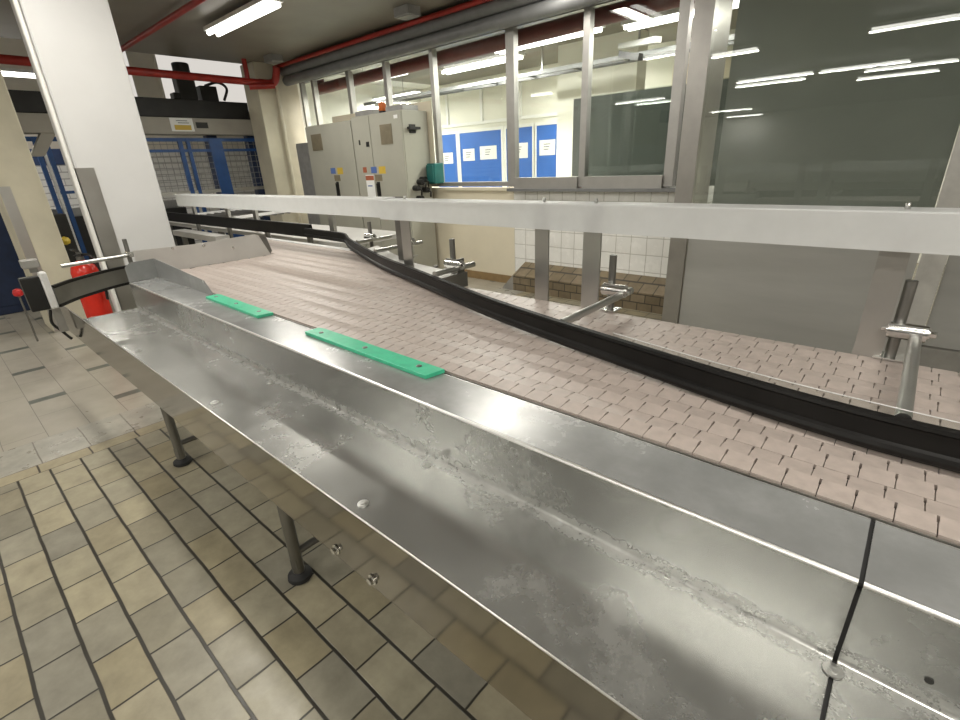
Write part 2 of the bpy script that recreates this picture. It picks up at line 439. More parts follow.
# columns of the room
def column(name, x, y0, y1, d, mat, z1, guard_z):
    c = struct(MB().box(x-d, x, y0, y1, 0, z1).build(name, mat, bevel=.012))
    g = MB().box(x-.04, x+.006, y0-.006, y0, 0, guard_z); g.box(x, x+.006, y0-.006, y0+.11, 0, guard_z)
    g.build('corner_guard', 'frame_steel', c)
    return c
c1 = column('column', -4.6, .865, 1.365, .28, 'column_white', 3.05, 1.535)
c2 = column('column', -6.5, .59, .925, .5, 'pillar_cream', 3.05, 0.02)
MB().box(-6.5, -6.49, .60, .685, 0, 1.43).build('steel_strip', 'frame_steel', c2)
c3 = struct(MB().box(-8.75, -8.3, 4.2, YW+.1, 0, 3.05).build('column', 'pillar_cream', bevel=.01))
MB().tube((-8.26, 4.5, 0), (-8.26, 4.5, 2.85), .03).build('pipe', 'pillar_cream', c3)
t = MB().tube((-4.585, .842, 0), (-4.585, .842, 3.05), .014)
tag(t.build('conduit_pipe', 'wall_white'), 'pale vertical conduit running up the left edge of the white column', 'pipe')

# ------------------------------------------------------------------ drip trays (folded steel)
def fillet(poly, r=.004, n=6):
    out = [poly[0]]
    for a, b, c in zip(poly, poly[1:], poly[2:]):
        a, b, c = Vector(a), Vector(b), Vector(c)
        u = (a-b).normalized(); v = (c-b).normalized()
        p0 = b+u*r; p1 = b+v*r; ctr = b+u*r+v*r
        for k in range(n+1):
            t = k/n; an = t*PI/2
            out.append(tuple(ctr-v*r*math.cos(an)-u*r*math.sin(an)))
    out.append(poly[-1]); return [tuple(p) for p in out]
PROF = [(.462, .553), (.436, .553), (.436, .75), (.697, .75), (.697, .90), (.862, .90), (.862, .86)]
def sheet(prof, x0, x1, x0_front=None):
    """open folded sheet given thickness towards below/behind"""
    pr = fillet([Vector((p[0], p[1])) for p in prof]); t = .0025
    n = len(pr); off = []
    for i in range(n):
        a = Vector(pr[max(i-1, 0)]); b = Vector(pr[min(i+1, n-1)]); d = (b-a).normalized()
        off.append((pr[i][0]+d.y*t, pr[i][1]-d.x*t))
    ring = pr+off[::-1]
    m = MB(); m.prism([(x0, p[0], p[1]) for p in ring], (x1-x0, 0, 0)); return m
def washer_bolt(x, y, z, parent):
    b = MB().lathe((x, y, z), [(.0001, 0), (.013, 0), (.013, .0025), (.007, .003), (.007, .006), (.003, .0065), (.0001, .0055)], 16)
    return b.build('bolt', 'rod_steel', parent)
def hexbolt(p, d, parent, r=.009, l=.012, nm='bolt'):
    p = Vector(p); d = Vector(d)
    b = MB().tube(p, p+d*l*.25, r*1.5, 16); b.tube(p+d*l*.25, p+d*l, r, 6)
    return b.build(nm, 'bright_steel', parent)
SX = .044
# one folded sheet, material by fold: flap / gutter+riser / shelf
def folded(x0, x1, xf0, parent, cut=None):
    pr = [(.462, .553), (.436, .553), (.436, .75)]
    sheet([Vector(p) for p in pr], xf0, x1).build('front_flap', 'flap_steel', parent)
    g = [(.4362, .749), (.4362, .7503), (.697, .7503), (.697, .9), (.862, .9), (.862, .862)]
    pr = fillet([Vector(p) for p in g[1:]], .006); t = .0025; n = len(pr); off = []
    for i in range(n):
        a = Vector(pr[max(i-1, 0)]); b = Vector(pr[min(i+1, n-1)]); d = (b-a).normalized()
        off.append((pr[i][0]+d.y*t, pr[i][1]-d.x*t))
    ring = pr+off[::-1]
    m = MB(); m.prism([(x0, p[0], p[1]) for p in ring], (x1-x0, 0, 0))
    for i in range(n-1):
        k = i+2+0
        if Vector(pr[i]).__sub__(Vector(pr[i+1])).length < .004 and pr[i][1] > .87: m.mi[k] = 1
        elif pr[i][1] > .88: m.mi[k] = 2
    m.build('tray_sheet', ['tray_steel', 'worn_edge_highlight', 'shelf_steel'], parent)
    MB().tube((xf0, .4363, .7485), (x1, .4363, .7485), .0022, 8).build('flap_edge', 'worn_edge_highlight', parent)
def leg(x, y, ztop, parent):
    l = MB().tube((x, y, .018), (x, y, ztop), .022, 20); l.tube((x, y, .055), (x, y, .10), .024, 6)
    o = l.build('leg', 'dark_steel', parent)
    f = MB().lathe((x, y, .0), [(.042, 0), (.046, .006), (.044, .02), (.024, .032), (.014, .05)], 20)
    f.build('foot', 'rubber', o)
    c = MB().tube((x, y, .12), (x, y+.30, .12), .014); c.build('cross_bar', 'dark_steel', o)
    return o
t1 = thing('drip_tray', (-1.6, .65, 0), 'long stepped stainless steel drip tray with limescale stains, left of the black seam', 'tray')
folded(-3.323, SX, -4.0, t1)
for x in (-.802, -1.626, -2.446, ):
    washer_bolt(x, .468, .7505, t1); washer_bolt(x, .662, .7505, t1)
for x in (-.905, -.758): hexbolt((x, .4355, .582), (0, -1, 0), t1)
for x in (-1.495, -2.735): leg(x, .556, .748, t1)
for x in (-.22,): leg(x, .556, .748, t1)
eg = MB()
eg.prism([(-3.323, .699, .902), (-3.323, .699, .985), (-3.323, .73, 1.008), (-3.323, .85, 1.012), (-3.323, .85, .902)], (-.003, 0, 0))
eg.prism([(-3.325, .849, .902), (-3.325, .849, 1.012), (-3.22, .849, 1.008), (-2.6, .849, .968), (-2.53, .849, .918), (-2.52, .849, .902)], (0, .003, 0))
eg.build('end_guard', 'shelf_steel', t1)
js = MB().box(SX-.03, SX+.006, .45, .695, .741, .7465); js.box(SX-.03, SX+.006, .7005, .705, .741, .89); js.box(SX-.03, SX+.006, .7005, .86, .885, .8965)
js.build('joint_strip', 'rubber', t1)
t2 = thing('drip_tray', (.6, .65, 0), 'short stepped stainless steel drip tray section right of the black seam', 'tray')
folded(SX+.006, 1.25, SX+.006, t2)
washer_bolt(SX+.003, .672, .7512, t2); washer_bolt(.87, .468, .7505, t2)
MB().tube((.1415, .6975, .792), (.1415, .6955, .792), .005, 12).build('hole', 'seam_dark', t2)
leg(.95, .556, .748, t2)

# green wear strips
def strip(x0, x1, label):
    s = thing('wear_strip', ((x0+x1)/2, .838, .9), label, 'strip', 'green plastic strips on the steel shelf')
    MB().prism([(x0, .805, .9005), (x1-.02, .798, .9005), (x1, .798, .9005), (x1+.012, .862, .9005), (x0+.03, .868, .9005), (x0, .862, .9005)], (0, 0, .012)).build('plate', 'green_plastic', s, bevel=.0015)
    for k in (.1, .5, .9):
        x = x0+(x1-x0)*k
        MB().lathe((x, .833, .9125), [(.0001, 0), (.009, 0), (.009, .001), (.006, .003), (.0001, .003)], 12).build('screw', 'dark_steel', s)
strip(-1.585, -.935, 'long green plastic strip screwed to the shelf edge, nearer the camera')
strip(-2.495, -1.945, 'green plastic strip on the shelf edge beside the end guard, farther from the camera')

# ------------------------------------------------------------------ conveyor with modular plastic belt
cv = thing('belt_conveyor', (-1.6, 1.4, 0), 'wide conveyor with pinkish beige modular plastic belt beside the steel trays', 'conveyor')
mb = MB()
GUIDE = spline([(1.0, 1.15), (.55, 1.09), (.146, 1.078), (-.03, 1.082), (-.26, 1.115), (-.6, 1.188), (-.85, 1.245), (-1.2, 1.337), (-1.73, 1.512), (-2.25, 1.68), (-2.75, 1.885), (-3.08, 2.03), (-3.24, 2.12), (-3.36, 2.18), (-3.5, 2.205), (-3.8, 2.22), (-4.05, 2.235)], 10)
def guide_y(x):
    for a, b in zip(GUIDE, GUIDE[1:]):
        if b.x <= x <= a.x: return a.y+(b.y-a.y)*(a.x-x)/(a.x-b.x)
    return 1.2
pitch = .0515; cy = .0482
zt = .905
def cell(x0, x1, y0, y1, za, zb):
    mb.add([(x0, y0, .896), (x1, y0, .896), (x1, y1, .896), (x0, y1, .896), (x0, y0, za), (x1, y0, za), (x1, y1, zb), (x0, y1, zb)],
           [(4, 5, 6, 7), (0, 1, 5, 4), (1, 2, 6, 5), (2, 3, 7, 6), (3, 0, 4, 7)])
OFF = [0, -.016, -.004, -.018]
for i in range(-90, 24):
    for j in range(24):
        y0 = .871+cy*j; y1 = y0+cy-.0008
        x0 = .019+pitch*i+OFF[j % 4]; xm = x0+pitch/2
        if xm > -3.0 and y0 > max(1.62, guide_y(xm)+.01): continue
        if xm < -3.43 and y0 < 1.6: continue
        if xm < -4.45: continue
        if y0 > 1.97: continue
        tilt = (.003, -.0024)[j % 2]
        if xm > -2.8 or True:
            ys = y0+cy*.62
            zm = zt+tilt*.3
            cell(x0+.0008, x0+pitch-.0008, y0, ys, zt-tilt*.6, zm)
            cell(x0+.0020, x0+pitch-.0020, ys, y1, zm, zt+tilt*.8)
mb.build('belt', 'belt_plastic', cv)
bs = MB().prism([(1.25, .868, .885), (1.25, 1.63, .885), (-2.05, 1.63, .885)]+[(x, guide_y(x)+.012, .885) for x in (-2.2, -2.4, -2.6, -2.8)]+[(-3.0, 2.0, .885), (-4.5, 2.0, .885), (-4.5, 1.6, .885), (-3.43, 1.6, .885), (-3.43, .868, .885)], (0, 0, .01))
bs.build('belt_bed', 'belt_gap', cv)
sf = MB().box(-3.43, 1.25, .866, .869, .70, .899)
sf.box(-2.05, 1.25, 1.632, 1.638, .74, .902); sf.box(-4.5, -3.0, 1.996, 2.004, .74, .902)
sf.build('side_frame', 'frame_steel', cv)
MB().box(-4.6, -3.02, 1.985, 2.03, .895, .912).build('edge_strip', 'white_plastic', cv)
for x in (-3.3, -2.4, -.9, .7):
    for y in (1.0, 1.55):
        MB().tube((x, y, 0), (x, y, .886), .025).build('leg', 'dark_steel', cv)
# steel transfer deck past the guide
tp = MB()
gy = [(p.x, p.y+.03) for p in GUIDE if -2.75 < p.x < -1.57]
poly = [(-1.57, gy[0][1]-.02, .9065)]+[(x, y, .9065) for x, y in gy]+[(-2.75, 2.03, .9065), (-2.35, 1.86, .9065), (-2.05, 1.74, .9065), (-1.57, 1.66, .9065)]
td = thing('transfer_plate', (-2.1, 1.8, .9), 'pale steel transfer deck with a dark end plate behind the black curved guide', 'plate')
tp.prism(poly, (0, 0, .05)); tp.build('deck', 'dull_steel', td)
MB().box(-1.569, -1.565, gy[0][1]-.02, 1.655, .9065, .975).build('end_plate', 'dark_steel', td)
MB().box(-1.60, -1.592, 1.62, 1.665, .957, 1.035).build('bracket', 'dark_steel', td)
MB().lathe((-1.85, 1.72, .957), [(.0001, 0), (.012, 0), (.010, .008), (.0001, .009)], 12).build('bolt', 'dark_steel', td)

# black curved guide
gr = thing('guide_rail', (-1.2, 1.3, .905), 'long black curved plastic guide sweeping across the conveyor belt', 'rail')
prof = [(.0, .912), (-.008, .912), (-.013, .918), (-.016, .926), (-.013, .934), (-.006, .938), (-.006, .972), (-.010, .977), (-.008, .984), (.006, .986), (.010, .98), (.006, .972), (.006, .938), (.010, .93), (.006, .914)]
MB().sweep([(p.x, p.y) for p in GUIDE], [(-o, z) for o, z in prof]).build('guide_strip', 'guide_black', gr)
CW = [(.9, 1.17), (.3, 1.105), (-.02, 1.107), (-.275, 1.135), (-.58, 1.195)]
cw = spline(CW, 8)
MB().sweep([(p.x, p.y) for p in cw], [(-.0008, .95), (.0008, .95), (.0008, .992), (-.0008, .992)]).build('clear_strip', 'clear_plastic', gr)
MB().path([(p.x, p.y, .993) for p in cw], .0011, 6).build('clear_strip_edge', 'white_plastic', gr)

# guide brackets: rod to guide, clamp, upright on the frame
def bracket(x, ux, yg, yend, zr, label, utop=1.11, clampw=.05, y_up=1.66):
    b = thing('guide_bracket', (ux, y_up, .9), label, 'bracket', None)
    MB().tube((x, yg, zr), (x, yend, zr), .0135, 16).build('rod', 'rod_steel', b)
    MB().tube((ux, y_up, .895), (ux, y_up, utop), .0135, 16).build('upright', 'dark_steel', b)
    MB().box(ux-.035, ux+.03, y_up-.03, y_up+.03, .9065, .911).build('foot_plate', 'bright_steel', b)
    lo, hi = min(x, ux)-.02, max(x, ux)+.02
    c = MB().tube((lo, y_up-.024, zr+.016), (hi, y_up-.024, zr+.016), .0225, 16).build('clamp', 'bright_steel', b)
    hexbolt((hi, y_up-.024, zr+.016), (1, 0, 0), c, .009, .018); hexbolt((lo, y_up-.024, zr+.016), (-1, 0, 0), c, .006, .014)
    return b
bracket(.055, .015, 1.098, 1.64, .975, 'steel rod bracket with bright clamp at right edge of belt, nearest the camera', 1.12)
bracket(-.775, -.825, 1.235, 1.72, .975, 'steel rod bracket with clamp in front of the brown brick kerb', 1.115)
bracket(-1.60, -1.66, 1.475, 1.74, .992, 'steel rod bracket with clamp at the dark end plate of the transfer deck', 1.12)
bracket(-2.40, -2.44, 1.75, 2.12, .99, 'steel rod bracket passing behind the post in front of the grey cabinets', 1.09, y_up=2.06)
bracket(-2.86, -2.91, 1.945, 2.24, .985, 'steel rod bracket at the tight bend of the black guide', 1.10, y_up=2.1)

# frosted guard rail with posts
gl = thing('guard_rail', (-2.2, 1.63, .88), 'long frosted translucent guard rail on flat posts along the far belt edge', 'rail')
m = MB()
m.prism([(-5.1, 1.615, 1.205), (-5.1, 1.615, 1.296), (-5.1, 1.619, 1.30), (-5.1, 1.70, 1.303), (-5.1, 1.70, 1.299), (-5.1, 1.622, 1.296), (-5.1, 1.619, 1.293), (-5.1, 1.619, 1.205)], (3.0, 0, 0))
m.prism([(-2.13, 1.611, 1.198), (-2.13, 1.611, 1.292), (-2.13, 1.6145, 1.296), (-2.13, 1.695, 1.2985), (-2.13, 1.695, 1.295), (-2.13, 1.618, 1.2925), (-2.13, 1.6149, 1.289), (-2.13, 1.6149, 1.198)], (3.35, 0, 0))
m.build('rail_cover', 'frosted_plastic', gl)
for x0, x1, zb in ((-1.165, -1.10, .74), (-.943, -.87, .74), (-.066, -.003, .74), (-2.01, -1.94, .957),):
    p = MB().box(x0, x1, 1.642, 1.65, zb, 1.294); p.box(x0, x0+.006, 1.65, 1.68, zb if zb > .9 else .92, 1.294)
    po = p.build('post', 'post_grey' if x0 > -.5 else 'frame_steel', gl)
    MB().tube(((x0+x1)/2, 1.66, 1.294), ((x0+x1)/2, 1.66, 1.312), .006, 8).build('bolt', 'rod_steel', po)

MB().box(-2.20, -2.12, 1.76, 1.768, .957, 1.30).build('post', 'dark_steel', gl)
# slanted deflector plate at left end of belt
dp = MB()
dp.prism([(-3.45, .79, .905), (-3.45, .79, 1.055), (-3.45, 1.12, 1.046), (-3.45, 1.52, 1.056), (-3.445, 1.545, 1.05), (-3.44, 1.603, .91), (-3.44, 1.603, .905)], (-.004, 0, 0))
dpo = thing('deflector_plate', (-3.45, 1.2, .905), 'dull upright steel deflector plate at left end of belt, in front of white column', 'plate')
dp.build('plate', 'dull_steel', dpo)
MB().prism([(-3.449, 1.53, 1.054), (-3.449, 1.60, 1.03), (-3.444, 1.62, .93), (-3.444, 1.603, .91)], (-.004, .0, 0)).build('folded_end', 'dark_steel', dpo)
for y, z in ((1.18, 1.03), (1.36, .99), (1.0, 1.04)): hexbolt((-3.447, y, z), (1, 0, 0), dpo, .006, .01)

# left curved guide, its rod bracket and end box
lg = thing('guide_rail', (-3.85, .65, .78), 'short curved grey guide with black edges in front of the fire extinguisher', 'rail')
LC = spline([(-3.655, .40), (-3.79, .51), (-3.89, .63), (-3.98, .76), (-4.02, .88), (-4.03, 1.0)], 8)
lc = [(p.x, p.y) for p in LC]
MB().sweep(lc, [(-.004, .785), (.004, .785), (.004, .895), (-.004, .895)]).build('guide_strip', 'dark_steel', lg)
e = MB().sweep(lc, [(-.010, .885), (.010, .885), (.010, .902), (-.010, .902)]); e.sweep(lc, [(-.010, .775), (.010, .775), (.010, .792), (-.010, .792)])
e.build('edge_band', 'guide_black', lg)
lb = thing('guide_bracket', (-3.56, .79, .9), 'thin steel rod cross with clamp at the left end of the steel tray', 'bracket')
MB().tube((-3.56, .46, 1.012), (-3.56, .80, 1.02), .011).build('rod', 'rod_steel', lb)
MB().tube((-3.58, .79, .72), (-3.58, .795, 1.115), .012).build('upright', 'dark_steel', lb)
cl = MB().tube((-3.585, .79, 1.03), (-3.5, .79, 1.03), .016).build('clamp', 'bright_steel', lb)
hexbolt((-3.5, .79, 1.03), (1, 0, 0), cl, .008, .016)
MB().box(-3.62, -3.54, .76, .83, .70, .722).build('foot_plate', 'dark_steel', lb)
MB().box(-3.62, -3.55, .76, .86, 0, .70).build('support_post', 'dark_steel', lb)
bx = thing('guide_end_box', (-3.66, .37, .77), 'pale grey box with black face at the left end of the curved guide', 'box')
MB().box(-3.70, -3.63, .36, .395, .775, .985).build('housing', 'white_plastic', bx, bevel=.008)
MB().box(-3.71, -3.64, .275, .359, .775, .965).build('black_face', 'black_plastic', bx, bevel=.006)
MB().box(-3.74, -3.66, .31, .385, 1.01, 1.055).build('top_bracket', 'alu', bx, bevel=.004)
MB().box(-3.70, -3.67, .335, .37, .985, 1.01).build('neck', 'dark_steel', bx)
MB().box(-3.85, -3.79, .375, .415, .60, .80).build('hanger', 'alu', bx)
MB().path([tuple(p) for p in spline([(-3.82, .37, .74), (-3.82, .355, .66), (-3.82, .385, .60), (-3.8, .405, .56), (-3.8, .415, .545)], 5)], .008, 8).build('cable', 'black_plastic', bx)

# fire extinguisher
fx = thing('fire_extinguisher', (-5.3, .825, 0), 'red fire extinguisher standing left of the white column', 'fire extinguisher')
MB().lathe((-5.3, .825, .30), [(.085, 0), (.098, .015), (.098, .43), (.085, .475), (.045, .51), (.03, .525)], 28).build('cylinder', 'red_gloss', fx)
MB().lathe((-5.3, .825, .55), [(.0992, 0), (.0992, .10)], 28).build('label_band', 'paper', fx)
MB().lathe((-5.3, .825, .825), [(.028, 0), (.028, .03), (.018, .035), (.018, .07)], 16).build('valve', 'dark_steel', fx)
h = MB().bar((-5.3, .825, .90), (-5.2, .77, .93), .025, .012); h.bar((-5.3, .825, .875), (-5.21, .78, .875), .025, .010)
h.build('handle', 'black_plastic', fx)
MB().path([tuple(p) for p in spline([(-5.3, .84, .87), (-5.22, .89, .86), (-5.19, .915, .75), (-5.19, .91, .6), (-5.2, .90, .48)], 6)], .011, 8).build('hose', 'black_plastic', fx)
MB().lathe((-5.3, .825, 0), [(.11, 0), (.11, .02), (.03, .03), (.03, .28), (.09, .30)], 20).build('stand', 'red_gloss', fx)

# equipment glimpsed between the pillars
yb = thing('valve_stand', (-7.2, .96, 0), 'dark valve stand with yellow knob between the cream pillar and extinguisher', 'valve')
MB().box(-7.3, -7.1, .92, 1.12, 0, 1.12).build('body', 'beam_black', yb, bevel=.01)
MB().tube((-7.05, .98, 0), (-7.05, .98, 1.05), .022).build('pipe', 'rod_steel', yb)
MB().lathe((-7.04, 1.02, .80), [(.005, 0), (.04, .015), (.05, .045), (.04, .075), (.005, .09)], 16).build('knob', 'yellow_plastic', yb)
MB().lathe((-7.04, .97, .98), [(.005, 0), (.03, .01), (.03, .04), (.005, .05)], 16).build('red_button', 'red_plastic', yb)
bb = thing('blue_cabinet', (-8.2, .5, 0), 'dark blue cabinet at the far left edge beside the cream pillar', 'cabinet')
MB().box(-8.5, -8.0, .2, .70, 0, 1.15).build('body', 'blue_dark', bb, bevel=.01)
MB().box(-8.0, -7.985, .22, .68, .1, 1.12).build('door', 'blue_dark', bb, bevel=.004)
rs = thing('floor_stand', (-7.0, .62, 0), 'small red capped foot on the floor beneath the cream pillar', 'stand')
MB().tube((-6.3, .43, 0), (-6.3, .43, .47), .008).build('pole', 'dark_steel', rs)
MB().lathe((-6.3, .43, .45), [(.005, 0), (.035, .015), (.04, .045), (.03, .07), (.005, .08)], 16).build('red_cap', 'red_plastic', rs)

# ------------------------------------------------------------------ rear conveyor and upstream pieces
rg = thing('guide_rail', (-6.0, 2.25, .9), 'deep black straight guide upstream, in front of the rear conveyor', 'rail')
MB().box(-8.0, -3.98, 2.24, 2.27, .905, 1.015).build('guide_strip', 'guide_black', rg)
for x in (-4.1, -4.9, -5.8, -6.7): MB().box(x, x+.05, 2.27, 2.30, .75, .99).build('stay', 'dark_steel', rg)
rc = thing('rear_conveyor', (-6.2, 2.8, 0), 'steel rear conveyor table with rollers behind the white guard rail', 'conveyor')
MB().box(-8.3, -3.7, 2.35, 3.1, .82, .86).build('table', 'dull_steel', rc)
MB().bar((-6.1, 2.5, .97), (-6.35, 3.5, .97), .05, .03).build('side_rail', 'white_plastic', rc)
MB().bar((-7.3, 2.5, .97), (-7.6, 3.5, .97), .05, .03).build('side_rail', 'white_plastic', rc)
for k in range(9):
    y = 2.55+k*.11
    MB().tube((-6.14-.25*k*.11, y, .95), (-7.3-.3*k*.11, y, .95), .018, 10).build('roller', 'dark_steel', rc)
for x in (-8.1, -6.3, -4.6):
    for y in (2.4, 3.05): MB().tube((x, y, 0), (x, y, .82), .025, 10).build('leg', 'dark_steel', rc)
for x, y in ((-6.12, 2.42), (-5.42, 2.42), (-7.15, 2.42), (-3.95, 2.42)):
    MB().box(x, x+.07, y, y+.03, .86, 1.20).build('upright', 'frame_steel', rc)
mt = MB().box(-6.9, -5.6, 2.05, 2.2, .78, .84); 
mto = thing('side_channel', (-6.0, 2.1, 0), 'pale steel channel under the straight black guide behind the column', 'channel')
mt.build('channel', 'dull_steel', mto); 
for x in (-6.8, -5.7): MB().box(x, x+.05, 2.1, 2.15, 0, .78).build('leg', 'dark_steel', mto)

# ------------------------------------------------------------------ electrical cabinets
YC = 4.3
def cabinet(x0, x1, z1, name, label, doors, vents, locks):
    c = thing(name, ((x0+x1)/2, YC+.2, 0), label, 'cabinet', None)
    MB().box(x0, x1, YC+.02, YW-.06, .1, z1).build('body', 'cabinet_grey', c, bevel=.008)
    MB().box(x0+.01, x1-.01, YC+.05, YW-.08, 0, .1).build('plinth', 'seam_dark', c)
    ds = []
    for a, b in doors:
        ds.append(MB().box(a+.005, b-.005, YC, YC+.019, .12, z1-.01).build('door', 'cabinet_grey', c, bevel=.004))
    for a, b, za, zb, k in vents:
        v = MB().box(a, b, YC-.008, YC, za, zb)
        for q in range(6): v.box(a+.02, b-.02, YC-.012, YC-.008, za+.02+(zb-za-.04)*q/6, za+.02+(zb-za-.04)*(q+.55)/6)
        v.build('vent', 'vent_brown', ds[k])
    for x, z, k in locks:
        hb = MB().box(x-.02, x+.02, YC-.02, YC, z-.35, z-.12); hb.box(x-.012, x+.012, YC-.04, YC-.02, z-.33, z-.14)
        hb.build('handle', 'black_plastic', ds[k])
        MB().box(x-.14, x-.02, YC-.003, YC, z-.01, z+.07).build('blue_sticker', 'sticker_blue', ds[k])
        MB().box(x+.03, x+.17, YC-.003, YC, z-.02, z+.07).build('yellow_sticker', 'sticker_yellow', ds[k])
        MB().box(x-.07, x+.08, YC-.004, YC, z-.11, z-.03).build('grey_sticker', 'vent_brown', ds[k])
    return c, ds
ca, da = cabinet(-7.27, -6.1, 2.06, 'electrical_cabinet', 'wide left grey electrical cabinet with one door and a vent', [(-7.27, -6.1)], [(-7.13, -6.86, 1.72, 1.94, 0)], [(-6.6, 1.40, 0)])
cb_, db = cabinet(-6.09, -5.05, 2.09, 'electrical_cabinet', 'right grey electrical cabinet with two doors and orange beacon on top', [(-6.09, -5.69), (-5.69, -5.05)], [(-5.47, -5.24, 1.72, 1.95, 1)], [(-5.62, 1.39, 1)])
MB().box(-5.96, -5.93, YC-.004, YC, 1.74, 1.80).build('key_switch', 'seam_dark', db[0])
MB().box(-5.79, -5.74, YC-.012, YC, 1.71, 1.77).build('switch', 'black_plastic', db[0])
MB().box(-5.94, -5.86, YC-.003, YC, 1.39, 1.46).build('warning_sticker', 'sticker_red', db[0])
pl = MB().box(-5.90, -5.72, YC-.003, YC, 1.04, 1.36); pl.cur = 1; pl.box(-5.90, -5.72, YC-.004, YC-.003, 1.29, 1.35); pl.cur = 2; pl.box(-5.87, -5.77, YC-.004, YC-.003, 1.21, 1.225)
pl.build('white_notice', ['paper', 'sticker_red', 'sticker_blue'], db[0])
MB().box(-5.18, -5.11, YC-.003, YC, 2.0, 2.04).build('maker_plate', 'paper', db[1])
sw = MB().box(-5.05, -5.04, 4.42, 4.52, 1.83, 1.93); sw.box(-5.04, -4.99, 4.38, 4.56, 1.87, 1.90); sw.build('main_switch', 'black_plastic', cb_)
pg = MB()
for k, (y, z) in enumerate(((4.42, 1.18), (4.5, 1.25), (4.47, 1.05), (4.58, 1.15), (4.55, 1.28))): pg.tube((-5.05, y, z), (-4.96, y, z), .035, 12); pg.path([(-4.97, y, z), (-4.93, y+.02, z-.03), (-4.95, y+.03, z-.09)], .012, 6)
pg.build('plug', 'black_plastic', cb_)
MB().tube((-5.53, 4.42, 2.09), (-5.53, 4.42, 2.12), .05).build('beacon_base', 'black_plastic', cb_)
MB().lathe((-5.53, 4.42, 2.12), [(.045, 0), (.05, .02), (.048, .08), (.03, .10), (.001, .105)], 16).build('beacon', 'orange_lamp', cb_)
for a, b in ((-6.05, -5.68), (-5.40, -5.07)):
    f = MB().box(a, b, 4.36, 4.62, 2.09, 2.15).build('fan_box', 'tray_grey', cb_, bevel=.004)
    MB().box(a+.03, b-.03, 4.40, 4.58, 2.15, 2.16).build('grille', 'vent_brown', f)
sc_ = thing('side_cabinet', (-7.5, 4.5, 0), 'narrow dark grey cabinet left of the electrical cabinets', 'cabinet')
MB().box(-7.72, -7.29, 4.36, 4.72, 0, 1.85).build('body', 'tray_grey', sc_, bevel=.006)
MB().box(-7.70, -7.31, 4.345, 4.36, 0.1, 1.82).build('door', 'tray_grey', sc_, bevel=.003)
bp_ = MB().box(-7.2, -4.98, YW-.05, YW-.035, 1.2, 2.2)
tag(bp_.build('beige_board', 'wall_cream'), 'beige board against the window behind the electrical cabinets', 'board')
tb = thing('socket_box', (-4.95, 4.66, 1.25), 'small teal box on the wall right of the electrical cabinets', 'box')
MB().box(-5.0, -4.86, 4.62, 4.79, 1.22, 1.47).build('housing', 'teal', tb, bevel=.01)
MB().box(-4.99, -4.87, 4.60, 4.62, 1.24, 1.45).build('cover', 'teal', tb, bevel=.004)

# ------------------------------------------------------------------ pipes and ducts
dk = thing('cable_duct', (-4.8, 4.6, 2.72), 'long grey double duct under the red pipe along the window tops', 'duct')
MB().tube((-8.2, 4.62, 2.93), (-.5, 4.62, 2.93), .065, 20).build('upper_duct', 'duct_grey', dk)
MB().tube((-8.2, 4.66, 2.80), (-.5, 4.66, 2.80), .07, 20).build('lower_duct', 'duct_grey', dk)
rp = thing('sprinkler_pipe', (-4.8, 4.5, 3.0), 'red sprinkler pipe running along the ceiling above the grey duct', 'pipe')
MB().tube((-8.25, 4.53, 2.99), (-.5, 4.55, 2.99), .027, 14).build('pipe', 'red_paint', rp)
for x in (-8.0, -5.7, -3.4): MB().tube((x, 4.55, 2.99), (x, 4.55, 3.05), .006, 8).build('hanger', 'rod_steel', rp)
rp2 = thing('sprinkler_pipe', (-8.2, 3, 2.75), 'thick red pipe crossing at the soffit edge behind the white column', 'pipe')
MB().tube((-8.2, -4, 2.785), (-8.2, 4.3, 2.745), .05, 16).build('pipe', 'red_paint', rp2)
MB().path([tuple(p) for p in spline([(-8.2, 4.2, 2.745), (-8.2, 4.38, 2.75), (-8.16, 4.45, 2.8), (-8.1, 4.47, 2.97)], 6)], .056, 14).build('elbow', 'red_paint', rp2)
MB().tube((-8.2, 4.02, 2.745), (-8.2, 4.02, 3.045), .035, 12).build('riser', 'red_paint', rp2)
MB().tube((-8.2, 4.02, 2.68), (-8.05, 4.36, 2.70), .045, 12).build('branch', 'red_paint', rp2)
rp3 = thing('sprinkler_pipe', (-7, 2.4, 2.98), 'red pipe running along the ceiling from the white column towards the lamp', 'pipe')
MB().tube((-8.5, 2.42, 2.985), (-1.0, 2.42, 2.985), .03, 14).build('pipe', 'red_paint', rp3)
for x in (-7.4, -5.0, -2.6): MB().tube((x, 2.42, 2.985), (x, 2.42, 3.05), .006, 8).build('hanger', 'rod_steel', rp3)
bk = thing('sprinkler_pipe', (-5, 5.4, 2.7), 'dark red thick pipe seen through the windows in the back room', 'pipe')
MB().tube((-8.5, 5.4, 2.76), (.5, 5.4, 2.84), .085, 18).build('pipe', 'red_dark', bk)
MB().tube((-8.42, 5.4, 2.72), (-8.42, 5.4, 3.05), .088, 18).build('elbow', 'red_dark', bk)
for x in (-6.2, -3.4): MB().tube((x, 5.4, 2.8), (x, 5.4, 3.05), .008, 8).build('hanger', 'rod_steel', bk)
for i, (x, y, la) in enumerate(((-4.72, 4.25, 'small grey junction box on the ceiling above the electrical cabinets'), (-7.75, 4.25, 'dark junction box on the ceiling near the corner pillar'))):
    j = thing('junction_box', (x, y, 2.95), la, 'box')
    MB().box(x-.12, x+.12, y-.09, y+.09, 2.96, 3.05).build('housing', 'tray_grey', j, bevel=.006)
    MB().box(x-.10, x+.10, y-.07, y+.07, 2.952, 2.96).build('lid', 'tray_grey', j)

